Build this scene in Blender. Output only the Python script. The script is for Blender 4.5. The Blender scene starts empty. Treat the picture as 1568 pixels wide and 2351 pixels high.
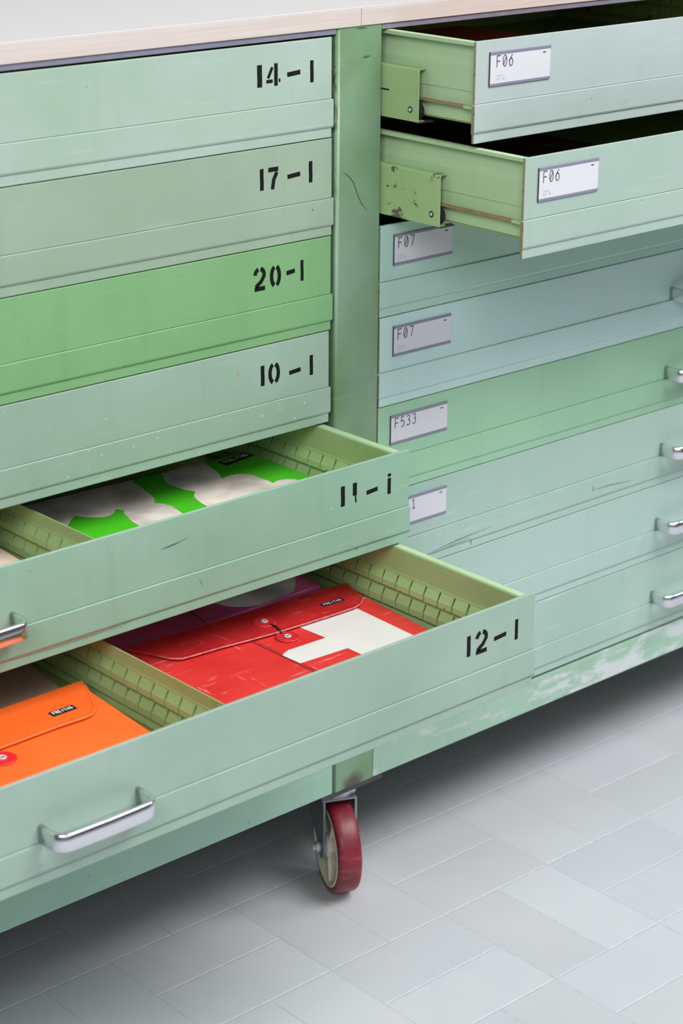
import bpy, bmesh, math, random
from mathutils import Vector, Matrix
R_ = random.Random(7)
SC = bpy.context.scene
COL = SC.collection

# ---------------------------------------------------------------- camera, light, exposure
Z0 = 1.092                       # height of the top edge of the drawers above the floor
def cam_setup():
    yaw, pitch, roll = 0.732561, -0.356055, 0.006519
    sy, cy = math.sin(yaw), math.cos(yaw)
    f = Vector((sy*math.cos(pitch), cy*math.cos(pitch), math.sin(pitch)))
    r = f.cross(Vector((0, 0, 1))).normalized(); u = r.cross(f)
    c, s = math.cos(roll), math.sin(roll)
    r2, u2 = c*r+s*u, c*u-s*r
    cd = bpy.data.cameras.new('camera'); co = bpy.data.objects.new('camera', cd); COL.objects.link(co)
    m = Matrix((r2, u2, -f)).transposed().to_4x4()
    m.translation = Vector((-1.513795, -1.703774, 0.295747+Z0))
    co.matrix_world = m
    cd.sensor_fit = 'VERTICAL'; cd.sensor_height = 36.0; cd.lens = 4723.678/2351*36
    cd.clip_start = 0.05; cd.clip_end = 60
    cd.dof.use_dof = True; cd.dof.focus_distance = 2.32; cd.dof.aperture_fstop = 7.1
    SC.camera = co
cam_setup()

def area(name, loc, target, sx, sy, power, color):
    l = bpy.data.lights.new(name, 'AREA'); l.shape = 'RECTANGLE'; l.size = sx; l.size_y = sy
    l.energy = power; l.color = color
    o = bpy.data.objects.new(name, l); COL.objects.link(o); o.location = loc
    d = Vector(target)-Vector(loc); o.rotation_euler = d.to_track_quat('-Z', 'Y').to_euler()
    return o
wd = bpy.data.worlds.new('world'); SC.world = wd; wd.use_nodes = True
bg = wd.node_tree.nodes['Background']; bg.inputs[0].default_value = (0.74, 0.85, 1.0, 1); bg.inputs[1].default_value = 0.085
area('ceiling_lamp', (1.0, -2.3, 3.9), (0.2, -0.3, 0.3), 2.4, 2.0, 255, (1.0, 0.985, 0.965))
area('ceiling_lamp', (-2.7, -2.5, 3.15), (0.2, -0.2, 0.5), 2.2, 1.8, 165, (0.97, 0.98, 1.0))
area('window_and_fill_light', (3.6, -2.0, 2.9), (0.3, 0, 0.3), 1.1, 0.9, 62, (0.90, 0.95, 1.0))
area('window_and_fill_light', (-1.4, -4.6, 2.5), (0.0, 0, 0.6), 3.0, 1.4, 34, (0.86, 0.93, 1.0))  # added fill from the front, no window, lifts the shaded drawers
SC.view_settings.view_transform = 'Standard'; SC.view_settings.look = 'None'
SC.view_settings.gamma = 1.0; SC.view_settings.exposure = -0.58; SC.view_settings.use_curve_mapping = False
SC.cycles.use_denoising = True
SC.cycles.max_bounces = 8; SC.cycles.diffuse_bounces = 2

# ---------------------------------------------------------------- helpers: objects
WL = {}
def link(name, data, parent, at):
    o = bpy.data.objects.new(name, data); COL.objects.link(o)
    at = Vector(at)
    o.location = at-(WL[parent.name] if parent else Vector((0, 0, 0)))
    if parent: o.parent = parent
    WL[o.name] = at
    return o
def W(x, y, z): return Vector((x, y, z+Z0))
def tag(o, label=None, cat=None, group=None, kind=None):
    for k, v in (('label', label), ('category', cat), ('group', group), ('kind', kind)):
        if v: o[k] = v
    return o

class B:
    """collects shapes into one bmesh; coordinates: x along the fronts, y into the room's depth, z from the drawers' top edge"""
    def __init__(s): s.bm = bmesh.new(); s.mats = []; s.mi = 0
    def mat(s, m):
        if m not in s.mats: s.mats.append(m)
        s.mi = s.mats.index(m); return s
    def _fin(s, faces, smooth=False):
        for f in faces: f.material_index = s.mi; f.smooth = smooth
    def merge(s, other, M=None):
        vm = {}
        for v in other.verts: vm[v] = s.bm.verts.new(M @ v.co if M else v.co)
        fs = []
        for f in other.faces:
            try: nf = s.bm.faces.new([vm[v] for v in f.verts])
            except ValueError: continue
            nf.smooth = f.smooth; nf.material_index = s.mi; fs.append(nf)
        other.free(); return fs
    def box(s, x0, x1, y0, y1, z0, z1, bev=0.0, seg=2, M=None, smooth=False):
        t = bmesh.new()
        bmesh.ops.create_cube(t, size=1.0)
        for v in t.verts: v.co = Vector((x0+(v.co.x+.5)*(x1-x0), y0+(v.co.y+.5)*(y1-y0), z0+(v.co.z+.5)*(z1-z0)))
        if bev: bmesh.ops.bevel(t, geom=t.edges[:], offset=bev, segments=seg, affect='EDGES', profile=.5)
        s.merge(t, M); return s
    def prism(s, poly, axis, a, b, bev=0.0, seg=2, M=None):
        """poly: 2D points in the plane of the other two axes (x:(y,z) y:(x,z) z:(x,y)); extruded from a to b"""
        t = bmesh.new()
        def P(p, h): return {'x': (h, p[0], p[1]), 'y': (p[0], h, p[1]), 'z': (p[0], p[1], h)}[axis]
        va = [t.verts.new(P(p, a)) for p in poly]; vb = [t.verts.new(P(p, b)) for p in poly]
        n = len(poly); t.faces.new(va); top = t.faces.new(vb)
        for i in range(n): t.faces.new((va[i], va[(i+1) % n], vb[(i+1) % n], vb[i]))
        bmesh.ops.recalc_face_normals(t, faces=t.faces[:])
        if bev:
            es = [e for e in t.edges if all(f in (top,) or True for f in e.link_faces) and top in e.link_faces]
            bmesh.ops.bevel(t, geom=es, offset=bev, segments=seg, affect='EDGES', profile=.5)
        s.merge(t, M); return s
    def poly(s, pts):
        f = s.bm.faces.new([s.bm.verts.new(p) for p in pts]); f.material_index = s.mi; return s
    def lathe(s, prof, seg, M, closed=False):
        """prof: (axial, radius); axis is local x"""
        t = bmesh.new(); rings = []
        for a, r in prof:
            rings.append([t.verts.new((a, r*math.cos(2*math.pi*k/seg), r*math.sin(2*math.pi*k/seg))) for k in range(seg)])
        pr = list(zip(rings, rings[1:]))
        if closed: pr.append((rings[-1], rings[0]))
        for A, Bb in pr:
            for k in range(seg):
                f = t.faces.new((A[k], A[(k+1) % seg], Bb[(k+1) % seg], Bb[k])); f.smooth = True
        if not closed:
            t.faces.new(rings[0][::-1]); t.faces.new(rings[-1])
        bmesh.ops.recalc_face_normals(t, faces=t.faces[:])
        s.merge(t, M); return s
    def sweep(s, prof, path, M=None, closed=False, up=Vector((0, 0, 1))):
        """prof in (side, up) of the path"""
        t = bmesh.new(); rings = []; n = len(path)
        path = [Vector(p) for p in path]
        for i in range(n):
            a = path[i-1] if (i > 0 or closed) else path[i]; b = path[(i+1) % n] if (i < n-1 or closed) else path[i]
            d = (b-a).normalized(); side = d.cross(up).normalized(); u2 = side.cross(d)
            k = 1.0
            if 0 < i < n-1:
                c = (path[i]-a).normalized().dot((b-path[i]).normalized()); k = 1/math.sqrt(max(.3, (1+c)/2))
            rings.append([t.verts.new(path[i]+side*p[0]*k+u2*p[1]) for p in prof])
        m = len(prof)
        for A, Bb in list(zip(rings, rings[1:]))+([(rings[-1], rings[0])] if closed else []):
            for k in range(m):
                f = t.faces.new((A[k], A[(k+1) % m], Bb[(k+1) % m], Bb[k])); f.smooth = True
        if not closed: t.faces.new(rings[0][::-1]); t.faces.new(rings[-1])
        bmesh.ops.recalc_face_normals(t, faces=t.faces[:])
        s.merge(t, M); return s
    def ribbon(s, pts, w, to3):
        """flat brush stroke along 2D points, mitred; to3 maps 2D to 3D"""
        pts = [Vector((p[0], p[1])) for p in pts]; n = len(pts); L = []; Rr = []
        for i in range(n):
            d0 = (pts[i]-pts[i-1]).normalized() if i else None
            d1 = (pts[i+1]-pts[i]).normalized() if i < n-1 else None
            if d0 is None: d0 = d1
            if d1 is None: d1 = d0
            d = (d0+d1).normalized() if (d0+d1).length > 1e-6 else d1
            nn = Vector((-d.y, d.x)); k = 1/max(.45, nn.dot(Vector((-d1.y, d1.x))))
            L.append(pts[i]+nn*w*.5*k); Rr.append(pts[i]-nn*w*.5*k)
        lv = [s.bm.verts.new(to3(p)) for p in L]; rv = [s.bm.verts.new(to3(p)) for p in Rr]
        for i in range(n-1):
            f = s.bm.faces.new((rv[i], rv[i+1], lv[i+1], lv[i])); f.material_index = s.mi
        return s
    def obj(s, name, parent=None, at=(0, 0, 0), label=None):
        """at in shape coordinates (z from the drawer top)"""
        at = Vector(at)
        bmesh.ops.translate(s.bm, verts=s.bm.verts[:], vec=-at)
        me = bpy.data.meshes.new(name); s.bm.to_mesh(me); s.bm.free()
        for m in s.mats: me.materials.append(m)
        o = link(name, me, parent, (at.x, at.y, at.z+Z0))
        if label: o['label'] = label
        return o

# ---------------------------------------------------------------- materials
def lin(c):
    return tuple(((v/255)/12.92 if v/255 <= .04045 else ((v/255+.055)/1.055)**2.4) for v in c)+(1,)
def newmat(name, rough=.5, metal=0.0):
    m = bpy.data.materials.new(name); m.use_nodes = True
    nt = m.node_tree; b = nt.nodes['Principled BSDF']
    b.inputs['Roughness'].default_value = rough; b.inputs['Metallic'].default_value = metal
    return m, nt, b
def N(nt, t, **kw):
    n = nt.nodes.new(t)
    for k, v in kw.items(): setattr(n, k, v)
    return n
def mapping(nt, seed, scale=(1, 1, 1), rot=(0, 0, 0)):
    tc = N(nt, 'ShaderNodeTexCoord'); mp = N(nt, 'ShaderNodeMapping')
    mp.inputs['Location'].default_value = (seed*3.71 % 17, seed*7.13 % 23, seed*1.97 % 11)
    mp.inputs['Scale'].default_value = scale; mp.inputs['Rotation'].default_value = rot
    nt.links.new(tc.outputs['Object'], mp.inputs['Vector']); return mp.outputs['Vector']
def noise(nt, vec, scale, detail=3, rough=.55):
    n = N(nt, 'ShaderNodeTexNoise'); n.inputs['Scale'].default_value = scale
    n.inputs['Detail'].default_value = detail; n.inputs['Roughness'].default_value = rough
    nt.links.new(vec, n.inputs['Vector']); return n.outputs['Fac']
def ramp(nt, fac, a, b, v0=0.0, v1=1.0):
    n = N(nt, 'ShaderNodeMapRange'); n.clamp = True
    n.inputs['From Min'].default_value = a; n.inputs['From Max'].default_value = b
    n.inputs['To Min'].default_value = v0; n.inputs['To Max'].default_value = v1
    nt.links.new(fac, n.inputs['Value']); return n.outputs['Result']
def mix(nt, fac, a, b):
    n = N(nt, 'ShaderNodeMix'); n.data_type = 'RGBA'
    ins = [i for i in n.inputs if i.type == 'RGBA']; fi = n.inputs[0]
    for s_, v in ((fi, fac), (ins[0], a), (ins[1], b)):
        if hasattr(v, 'is_linked') or hasattr(v, 'links'): nt.links.new(v, s_)
        else: s_.default_value = v
    return [o for o in n.outputs if o.type == 'RGBA'][0]
def mul(nt, a, b):
    n = N(nt, 'ShaderNodeMath', operation='MULTIPLY')
    for i, v in enumerate((a, b)):
        if hasattr(v, 'links'): nt.links.new(v, n.inputs[i])
        else: n.inputs[i].default_value = v
    return n.outputs[0]
def bump(nt, b, h, strength, dist=.001):
    n = N(nt, 'ShaderNodeBump'); n.inputs['Strength'].default_value = strength; n.inputs['Distance'].default_value = dist
    nt.links.new(h, n.inputs['Height']); nt.links.new(n.outputs[0], b.inputs['Normal'])
def plain(name, rgb, rough=.5, metal=0.0, nz=0.0, nscale=60, bmp=0.0):
    m, nt, b = newmat(name, rough, metal); c = lin(rgb); b.inputs['Base Color'].default_value = c
    if nz or bmp:
        v = mapping(nt, len(name)); f = noise(nt, v, nscale, 4)
        d = tuple(x*(1-nz) for x in c[:3])+(1,)
        nt.links.new(mix(nt, ramp(nt, f, .35, .65), c, d), b.inputs['Base Color'])
        if bmp: bump(nt, b, f, bmp)
    return m
def paint(name, rgb, rgb2=None, seed=1, rough=.42, chip=.72, chipcol=(52, 58, 48), scuff=None, scuffcol=(205, 208, 212), rust=None, spots=None, big=4.0):
    """old sprayed enamel: two tones, faint vertical streaks, small chips, white scuffs"""
    m, nt, b = newmat(name, rough)
    c = lin(rgb); c2 = lin(rgb2 or tuple(v*.9 for v in rgb))
    v = mapping(nt, seed)
    col = mix(nt, ramp(nt, noise(nt, v, big, 4, .6), .36, .66), c, c2)
    vs = mapping(nt, seed+3, (26, 26, 3.5))
    dk = tuple(x*.88 for x in c2[:3])+(1,)
    col = mix(nt, ramp(nt, noise(nt, vs, 2.2, 4, .6), .56, .8, 0, .40), col, dk)
    vh = mapping(nt, seed+5, (5, 5, 70))
    lt = tuple(min(1, x*1.18+.02) for x in c[:3])+(1,)
    col = mix(nt, ramp(nt, noise(nt, vh, 2.0, 3, .5), .62, .8, 0, .35), col, lt)
    if scuff:
        w = mapping(nt, seed+9, scuff[1])
        n2 = noise(nt, w, scuff[2], 6, .65)
        col = mix(nt, ramp(nt, n2, scuff[0], scuff[0]+.09, 0, .8), col, lin(scuffcol))
    n3 = noise(nt, v, 150, 5, .62)
    col = mix(nt, ramp(nt, n3, chip, chip+.03), col, lin(chipcol))
    if spots:
        n4 = noise(nt, mapping(nt, seed+21), 240, 3, .5)
        col = mix(nt, ramp(nt, n4, spots, spots+.03), col, lin((215, 225, 215)))
    if rust:
        n5 = noise(nt, mapping(nt, seed+31, rust[1]), rust[2], 6, .7)
        col = mix(nt, ramp(nt, n5, rust[0], rust[0]+.025), col, lin(rust[3]))
    nt.links.new(col, b.inputs['Base Color'])
    bump(nt, b, noise(nt, v, 260, 3), .06, .0006)
    return m, nt, b, col

GREENS = {  # R3 and R4 lightened to make up for shade from drawers above
 'D1': ((166, 183, 175), (150, 174, 154), 1), 'D2': ((148, 168, 149), (137, 160, 137), 2), 'D3': ((120, 166, 114), (110, 158, 105), 3),
 'D4': ((151, 175, 159), (139, 165, 147), 4), 'D5': ((143, 177, 158), (129, 167, 142), 5), 'D6': ((152, 174, 161), (139, 164, 148), 6),
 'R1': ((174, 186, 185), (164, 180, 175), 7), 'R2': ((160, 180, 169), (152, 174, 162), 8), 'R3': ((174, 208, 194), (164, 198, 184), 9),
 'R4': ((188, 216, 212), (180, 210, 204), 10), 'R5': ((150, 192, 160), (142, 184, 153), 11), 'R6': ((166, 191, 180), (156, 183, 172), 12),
 'R7': ((166, 189, 182), (156, 185, 174), 13), 'R8': ((164, 189, 178), (154, 181, 170), 14)}
PM = {}
for k_, (a_, b_, s_) in GREENS.items():
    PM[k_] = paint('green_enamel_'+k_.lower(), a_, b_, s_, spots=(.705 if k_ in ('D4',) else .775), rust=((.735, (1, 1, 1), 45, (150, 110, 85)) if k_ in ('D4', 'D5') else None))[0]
m_edge = paint('worn_edge', (150, 150, 100), (140, 115, 80), 15, chip=.6, chipcol=(95, 75, 55))[0]
m_side = paint('leaf_green_enamel', (184, 211, 168), (170, 199, 152), 16, rough=.38, chip=.71, chipcol=(60, 55, 40))[0]
m_in = paint('warm_lit_enamel', (168, 190, 130), (152, 176, 114), 17, rough=.45, chip=.70, chipcol=(66, 56, 40))[0]
m_led = paint('ledge_green_enamel', (172, 202, 138), (158, 188, 122), 18, rough=.38, chip=.69, chipcol=(80, 60, 42))[0]
m_ledw = paint('worn_ledge_enamel', (170, 198, 134), (152, 180, 116), 19, rough=.38, chip=.68, chipcol=(80, 60, 42), rust=(.63, (1, 1, 1), 24, (112, 78, 55)))[0]
m_floorp = paint('drawer_floor_enamel', (150, 172, 92), (136, 158, 84), 20, rough=.4)[0]
m_brk = paint('slide_enamel', (166, 192, 138), (152, 180, 122), 21, rough=.38, chip=.7, chipcol=(70, 62, 45))[0]
m_brkw = paint('worn_slide_enamel', (172, 200, 144), (160, 190, 130), 22, rough=.38, chip=.68, chipcol=(70, 62, 45), rust=(.585, (1, .6, 1.0), 34, (104, 98, 84)))[0]
m_run = plain('worn_runner', (172, 140, 108), .4, .2, .25, 80)
m_rail = paint('rail_enamel', (160, 196, 178), (146, 184, 164), 23, chip=.70)[0]
m_railw = paint('scuffed_rail_enamel', (158, 190, 170), (142, 176, 154), 24, chip=.70, scuff=(.49, (1.0, 1, 3.4), 9.0))[0]
m_back = plain('shaded_steel', (96, 110, 84), .6)  # one even dull green for the carcass panels
m_black = plain('black_rubber', (18, 18, 17), .8)
m_dark = plain('dark_steel', (70, 70, 76), .45, .3, .2, 80)
m_trim = plain('blue_grey_trim', (124, 124, 140), .5, 0, .12, 60)
m_zinc = plain('zinc_plate', (214, 220, 226), .35, .35)
m_zincd = plain('zinc_fork', (150, 160, 166), .35, .5, .15, 60)
m_hub = plain('cream_plastic', (240, 231, 212), .42, 0, .08, 40)
m_card = plain('white_card', (206, 205, 211), .55)
m_lrail = plain('grey_violet_strip', (126, 126, 146), .4)
m_ink = plain('grey_ink', (78, 80, 90), .7)
m_ink2 = plain('pale_grey_ink', (176, 178, 186), .7)
m_sten = plain('black_stencil_paint', (9, 13, 14), .85, 0, .3, 300)
m_sten.node_tree.nodes['Principled BSDF'].inputs['Specular IOR Level'].default_value = .25
m_lam = plain('white_laminate', (212, 210, 208), .38)
m_seam = plain('laminate_edge', (176, 172, 170), .5)

def tire_mat():
    m, nt, b = newmat('burgundy_rubber', .4)
    v = mapping(nt, 4); w = mapping(nt, 8, (1, 1, 5))
    col = mix(nt, ramp(nt, noise(nt, v, 30, 4), .4, .68), lin((134, 32, 48)), lin((112, 24, 38)))
    col = mix(nt, ramp(nt, noise(nt, w, 22, 5, .65), .50, .78, 0, .55), col, lin((170, 105, 112)))
    nt.links.new(col, b.inputs['Base Color']); return m
m_tire = tire_mat()
def chrome_mat():
    m, nt, b = newmat('chrome', .24, 1.0)
    f = noise(nt, mapping(nt, 6, (1, 1, 1.6)), 62, 4, .6)
    k = ramp(nt, f, .70, .72)
    nt.links.new(mix(nt, k, lin((228, 228, 232)), lin((60, 62, 72))), b.inputs['Base Color'])
    nt.links.new(ramp(nt, f, .70, .72, .24, .5), b.inputs['Roughness']); return m
m_chrome = chrome_mat()
def wood_mat():
    m, nt, b = newmat('pale_pine_edge', .5)
    f = noise(nt, mapping(nt, 3, (3, 3, 220)), 2.0, 5, .6)
    col = mix(nt, ramp(nt, f, .3, .7), lin((206, 195, 190)), lin((195, 181, 174)))
    nt.links.new(col, b.inputs['Base Color']); bump(nt, b, f, .1, .0004); return m
m_wood = wood_mat()
def post_mat():
    m, nt, b, col = paint('post_enamel', (124, 154, 128), (102, 136, 92), 27, rough=.36, chip=.735, chipcol=(70, 70, 50), big=7.0)
    tc = N(nt, 'ShaderNodeTexCoord'); sep = N(nt, 'ShaderNodeSeparateXYZ'); nt.links.new(tc.outputs['Object'], sep.inputs[0])
    n = noise(nt, mapping(nt, 11, (1.6, 1, .55)), 130, 5, .6)
    mx = ramp(nt, sep.outputs['X'], .006, .013, 1, 0)
    mz = ramp(nt, sep.outputs['Z'], .72, .80, 0, 1)
    col = mix(nt, mul(nt, ramp(nt, n, .54, .57), mul(nt, mx, mz)), col, lin((84, 52, 36)))
    # burnt weld patch at the foot
    sub = N(nt, 'ShaderNodeVectorMath', operation='DISTANCE'); nt.links.new(tc.outputs['Object'], sub.inputs[0]); sub.inputs[1].default_value = (.040, .0, .0)
    n2 = noise(nt, mapping(nt, 12), 90, 3)
    ad = N(nt, 'ShaderNodeMath', operation='MULTIPLY_ADD'); nt.links.new(n2, ad.inputs[0]); ad.inputs[1].default_value = .012; nt.links.new(sub.outputs['Value'], ad.inputs[2])
    col = mix(nt, ramp(nt, ad.outputs[0], .016, .028, .92, 0), col, lin((78, 66, 64)))
    nt.links.new(col, b.inputs['Base Color']); return m
m_post = post_mat()

def floor_mat():
    m, nt, b = newmat('grey_stone_tile', .55)
    at = N(nt, 'ShaderNodeVertexColor'); at.layer_name = 'tone'
    v = mapping(nt, 2)
    c = mix(nt, ramp(nt, noise(nt, v, 5, 5, .6), .3, .7), lin((199, 201, 206)), lin((191, 194, 201)))
    n = N(nt, 'ShaderNodeMix'); n.data_type = 'RGBA'; n.blend_type = 'MULTIPLY'; n.inputs[0].default_value = 1
    ins = [i for i in n.inputs if i.type == 'RGBA']; nt.links.new(c, ins[0]); nt.links.new(at.outputs['Color'], ins[1])
    nt.links.new([o for o in n.outputs if o.type == 'RGBA'][0], b.inputs['Base Color'])
    bump(nt, b, noise(nt, v, 260, 4, .6), .25, .0012); return m
m_tile = floor_mat()
m_grout = plain('grout', (190, 194, 202), .8, 0, .2, 90)

# ---------------------------------------------------------------- floor: pairs of stone tiles laid in a basket weave
ZF = -Z0
def build_floor():
    bm = bmesh.new(); cl = bm.loops.layers.color.new('tone')
    S = 0.1912; X0, Y0 = -0.0890, 0.0840
    g, bv, d = .0008, .0011, .0005
    rr = random.Random(3)
    def tile(x0, x1, y0, y1):
        t = .965+.055*rr.random(); tc = (t, t*(.995+.01*rr.random()), t*(.99+.02*rr.random()), 1)
        o = [(x0+g, y0+g), (x1-g, y0+g), (x1-g, y1-g), (x0+g, y1-g)]
        k = g+bv; i = [(x0+k, y0+k), (x1-k, y0+k), (x1-k, y1-k), (x0+k, y1-k)]
        ov = [bm.verts.new((*p, -d)) for p in o]; iv = [bm.verts.new((*p, 0)) for p in i]
        fs = [bm.faces.new(iv)]+[bm.faces.new((ov[j], ov[(j+1) % 4], iv[(j+1) % 4], iv[j])) for j in range(4)]
        for f in fs:
            f.material_index = 0
            for l in f.loops: l[cl] = tc
    for i in range(-15, 18):
        for j in range(-14, 16):
            x, y = X0+i*S, Y0+j*S
            if (i+j) % 2 == 0: tile(x, x+S, y, y+S/2); tile(x, x+S, y+S/2, y+S)
            else: tile(x, x+S/2, y, y+S); tile(x+S/2, x+S, y, y+S)
    e = 4.0
    vs = [bm.verts.new(p) for p in ((-e, -e, -d), (e, -e, -d), (e, e, -d), (-e, e, -d))]
    f = bm.faces.new(vs); f.material_index = 1
    for l in f.loops: l[cl] = (1, 1, 1, 1)
    me = bpy.data.meshes.new('floor'); bm.to_mesh(me); bm.free(); me.materials.append(m_tile); me.materials.append(m_grout)
    o = bpy.data.objects.new('floor', me); COL.objects.link(o); o['kind'] = 'structure'
    o['label'] = 'pale grey stone tile floor laid in a basket weave'; o['category'] = 'floor'
build_floor()
m_wall = plain('grey_plaster', (150, 152, 156), .85, 0, .06, 8)  # unseen wall, added to stop light coming from behind the cabinet
b0 = bmesh.new(); bmesh.ops.create_cube(b0, size=1.0)
for v in b0.verts: v.co = Vector((v.co.x*8, .80+(v.co.y+.5)*.1, (v.co.z+.5)*3.0))
me0 = bpy.data.meshes.new('light_block_wall'); b0.to_mesh(me0); b0.free(); me0.materials.append(m_wall)
wb = bpy.data.objects.new('light_block_wall', me0); COL.objects.link(wb); tag(wb, 'unseen grey wall added behind the green cabinet to block light', 'wall', None, 'structure')

# ---------------------------------------------------------------- cabinet frame
WD = 1.168; XR = 0.0765; DEP = 0.66
P_ = 0.11
cab = link('drawer_cabinet', None, None, (0.04, 0.0, 0.0))
tag(cab, 'green steel tool cabinet with two banks of worn drawers on caster wheels', 'cabinet')
ZB, ZT = -0.929, 0.0080          # bottom of the rails, underside of the worktop
def frame():
    # centre post between the two banks, rounded on its left edge
    b = B().mat(m_post)
    r = .0042; x0, x1 = .0082, .0745
    arc = [(x0+r-r*math.cos(a), r-r*math.sin(a)) for a in [i*math.pi/2/6 for i in range(7)]]
    poly = [(x0, .10)]+arc+[(x1-.0006, 0), (x1, .0006), (x1, .10)]
    t = bmesh.new()
    lo = [t.verts.new((p[0], p[1], ZB)) for p in poly]; hi = [t.verts.new((p[0], p[1], ZT)) for p in poly]
    n = len(poly)
    for i in range(n):
        f = t.faces.new((lo[i], lo[(i+1) % n], hi[(i+1) % n], hi[i])); f.smooth = 1 <= i <= 6
    t.faces.new(lo[::-1]); t.faces.new(hi); bmesh.ops.recalc_face_normals(t, faces=t.faces[:]); b.merge(t)
    b.obj('post', cab, (0, 0, ZB))
    # bottom rails
    b = B().mat(m_rail); b.box(-WD-.03, .0066, 0, .05, ZB, -.8835, .0012); b.obj('bottom_rail', cab, (0, 0, ZB))
    b = B().mat(m_railw); b.box(.0752, XR+WD+.03, 0, .05, ZB, -.8835, .0012); b.obj('bottom_rail', cab, (.3, 0, ZB), 'white scuffed bottom rail')
    # end posts
    b = B().mat(m_rail); b.box(-WD-.03, -WD-.003, 0, .05, -.8830, ZT, .001); b.obj('end_post', cab, (-WD, 0, 0))
    b = B().mat(m_rail); b.box(XR+WD+.003, XR+WD+.03, 0, .05, -.8830, ZT, .001); b.obj('end_post', cab, (XR+WD, 0, 0))
    # blue-grey strips under the worktop
    b = B().mat(m_trim); b.box(-WD-.002, .0078, .0004, .04, .0018, ZT, .0008); b.obj('top_strip', cab, (0, 0, 0), 'blue grey strip under the worktop')
    b = B().mat(m_trim); b.box(.0749, XR+WD+.002, .0004, .04, .0018, ZT, .0008); b.obj('top_strip', cab, (.1, 0, 0), 'blue grey strip under the worktop')
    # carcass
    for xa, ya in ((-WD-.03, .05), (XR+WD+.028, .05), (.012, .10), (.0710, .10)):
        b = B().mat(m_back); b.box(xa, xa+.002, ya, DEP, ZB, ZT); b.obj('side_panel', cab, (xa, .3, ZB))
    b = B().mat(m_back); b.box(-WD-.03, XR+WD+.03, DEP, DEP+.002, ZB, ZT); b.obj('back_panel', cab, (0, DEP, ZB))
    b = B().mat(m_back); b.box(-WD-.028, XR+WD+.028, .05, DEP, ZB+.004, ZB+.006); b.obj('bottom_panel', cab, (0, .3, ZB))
frame()

# ---------------------------------------------------------------- caster under the centre post
def caster():
    th = -0.4329; c = Vector((.047, .0355, ZF+.0625)); R = .0625
    a = Vector((math.cos(th), math.sin(th), 0)); bb = Vector((-math.sin(th), math.cos(th), 0))
    M = Matrix((a, bb, Vector((0, 0, 1)))).transposed().to_4x4(); M.translation = c
    zt = -.9600-c.z                      # local height of the fork's top
    hw = .0196
    f = B().mat(m_zincd)
    def leg(s):
        pts = [(-.0125, zt), (-.0125, -.004)]
        pts += [(-.0125+.0125*(1-math.cos(t)), -.004-.012*math.sin(t)) for t in [math.pi*i/8 for i in range(1, 8)]]
        pts += [(.0135, .001), (.046, zt-.045), (.062, zt-.020), (.064, zt)]
        f.prism(pts, 'x', s*hw, s*(hw+.0028), M=M)
    leg(-1); leg(1)
    top = [(-hw-.0028, -.0125), (hw+.0028, -.0125), (hw+.0028, .064), (-hw-.0028, .064)]
    f.prism(top, 'z', zt-.0005, zt+.0028, bev=.0016, M=M)
    cast = f.obj('caster', cab, c, 'grey zinc caster with a burgundy wheel')
    S = M @ Matrix.Translation((0, .015, 0)) @ Matrix.Rotation(math.pi/2, 4, 'Y')   # swivel axis up: local x -> -z
    b = B().mat(m_zinc); b.lathe([(-(-.936-c.z), .0290), (-(-.9395-c.z), .0305), (-(-.950-c.z), .0300), (-(-.9530-c.z), .0285), (-(-.9572-c.z), .0280)], 40, S); b.obj('swivel_ring', cast, c)
    b = B().mat(m_dark); b.box(-.0105, .0915, .0006, .098, ZB-.0068, ZB-.0002, .0006); b.obj('mounting_plate', cast, (.04, .05, ZB), 'dark steel plate')
    b = B().mat(m_tire)
    b.lathe([(-.0158, .0540), (-.0158, .0575), (-.0146, .0603), (-.0115, .0620), (-.006, .0625), (.006, .0625), (.0115, .0620), (.0146, .0603), (.0158, .0575), (.0158, .0540)], 72, M, closed=True)
    b.obj('tire', cast, c, 'burgundy tyre')
    b = B().mat(m_hub)
    b.lathe([(-.0160, .0542), (-.0164, .0530), (-.0162, .0505), (-.0105, .0475), (-.0085, .0300), (-.0095, .0180), (-.0150, .0150), (-.0172, .0135), (-.0172, .005),
             (.0172, .005), (.0172, .0135), (.0150, .0150), (.0095, .0180), (.0085, .0300), (.0105, .0475), (.0162, .0505), (.0164, .0530), (.0160, .0542)], 72, M, closed=True)
    for k in range(5):
        Q = M @ Matrix.Rotation(2*math.pi*k/5+.5, 4, 'X'); b.box(-.0135, .0135, -.0016, .0016, .014, .049, .0006, M=Q)
    b.obj('wheel_hub', cast, c, 'cream plastic hub')
    b = B().mat(m_zinc)
    b.lathe([(-.0338, .0030), (-.0338, .0042), (.0230, .0042), (.0236, .0030)], 16, M)
    b.lathe([(-.0290, .0072), (-.0236, .0076)], 6, M)
    b.lathe([(-.0205, .0110), (-.0178, .0120)], 24, M)
    b.obj('axle_nut', cast, c)
caster()

# ---------------------------------------------------------------- lettering
def arc(cx, cy, rx, ry, a0, a1, n=9):
    return [(cx+rx*math.cos(math.radians(a0+(a1-a0)*i/(n-1))), cy+ry*math.sin(math.radians(a0+(a1-a0)*i/(n-1)))) for i in range(n)]
STENCIL = {
 '1': [[(.5, 0), (.5, 1)]],
 '4': [[(.76, -.01), (.76, 1.0)], [(.47, .84), (.12, .36)], [(-.02, .22), (.50, .22)], [(.98, .22), (1.12, .22)]],
 '7': [[(.02, .90), (1.0, .90)], [(.86, .76), (.55, .42), (.42, -.02)]],
 '2': [arc(.5, .70, .40, .28, 178, 105, 6), arc(.5, .70, .40, .28, 78, -18, 8)+[(.62, .36), (.14, .14)], [(.04, .04), (.98, .04)]],
 '0': [arc(.5, .5, .38, .46, 108, 252, 11), arc(.5, .5, .38, .46, 72, -72, 11)],
 '-': [[(0, .5), (1, .5)]]}
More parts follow.
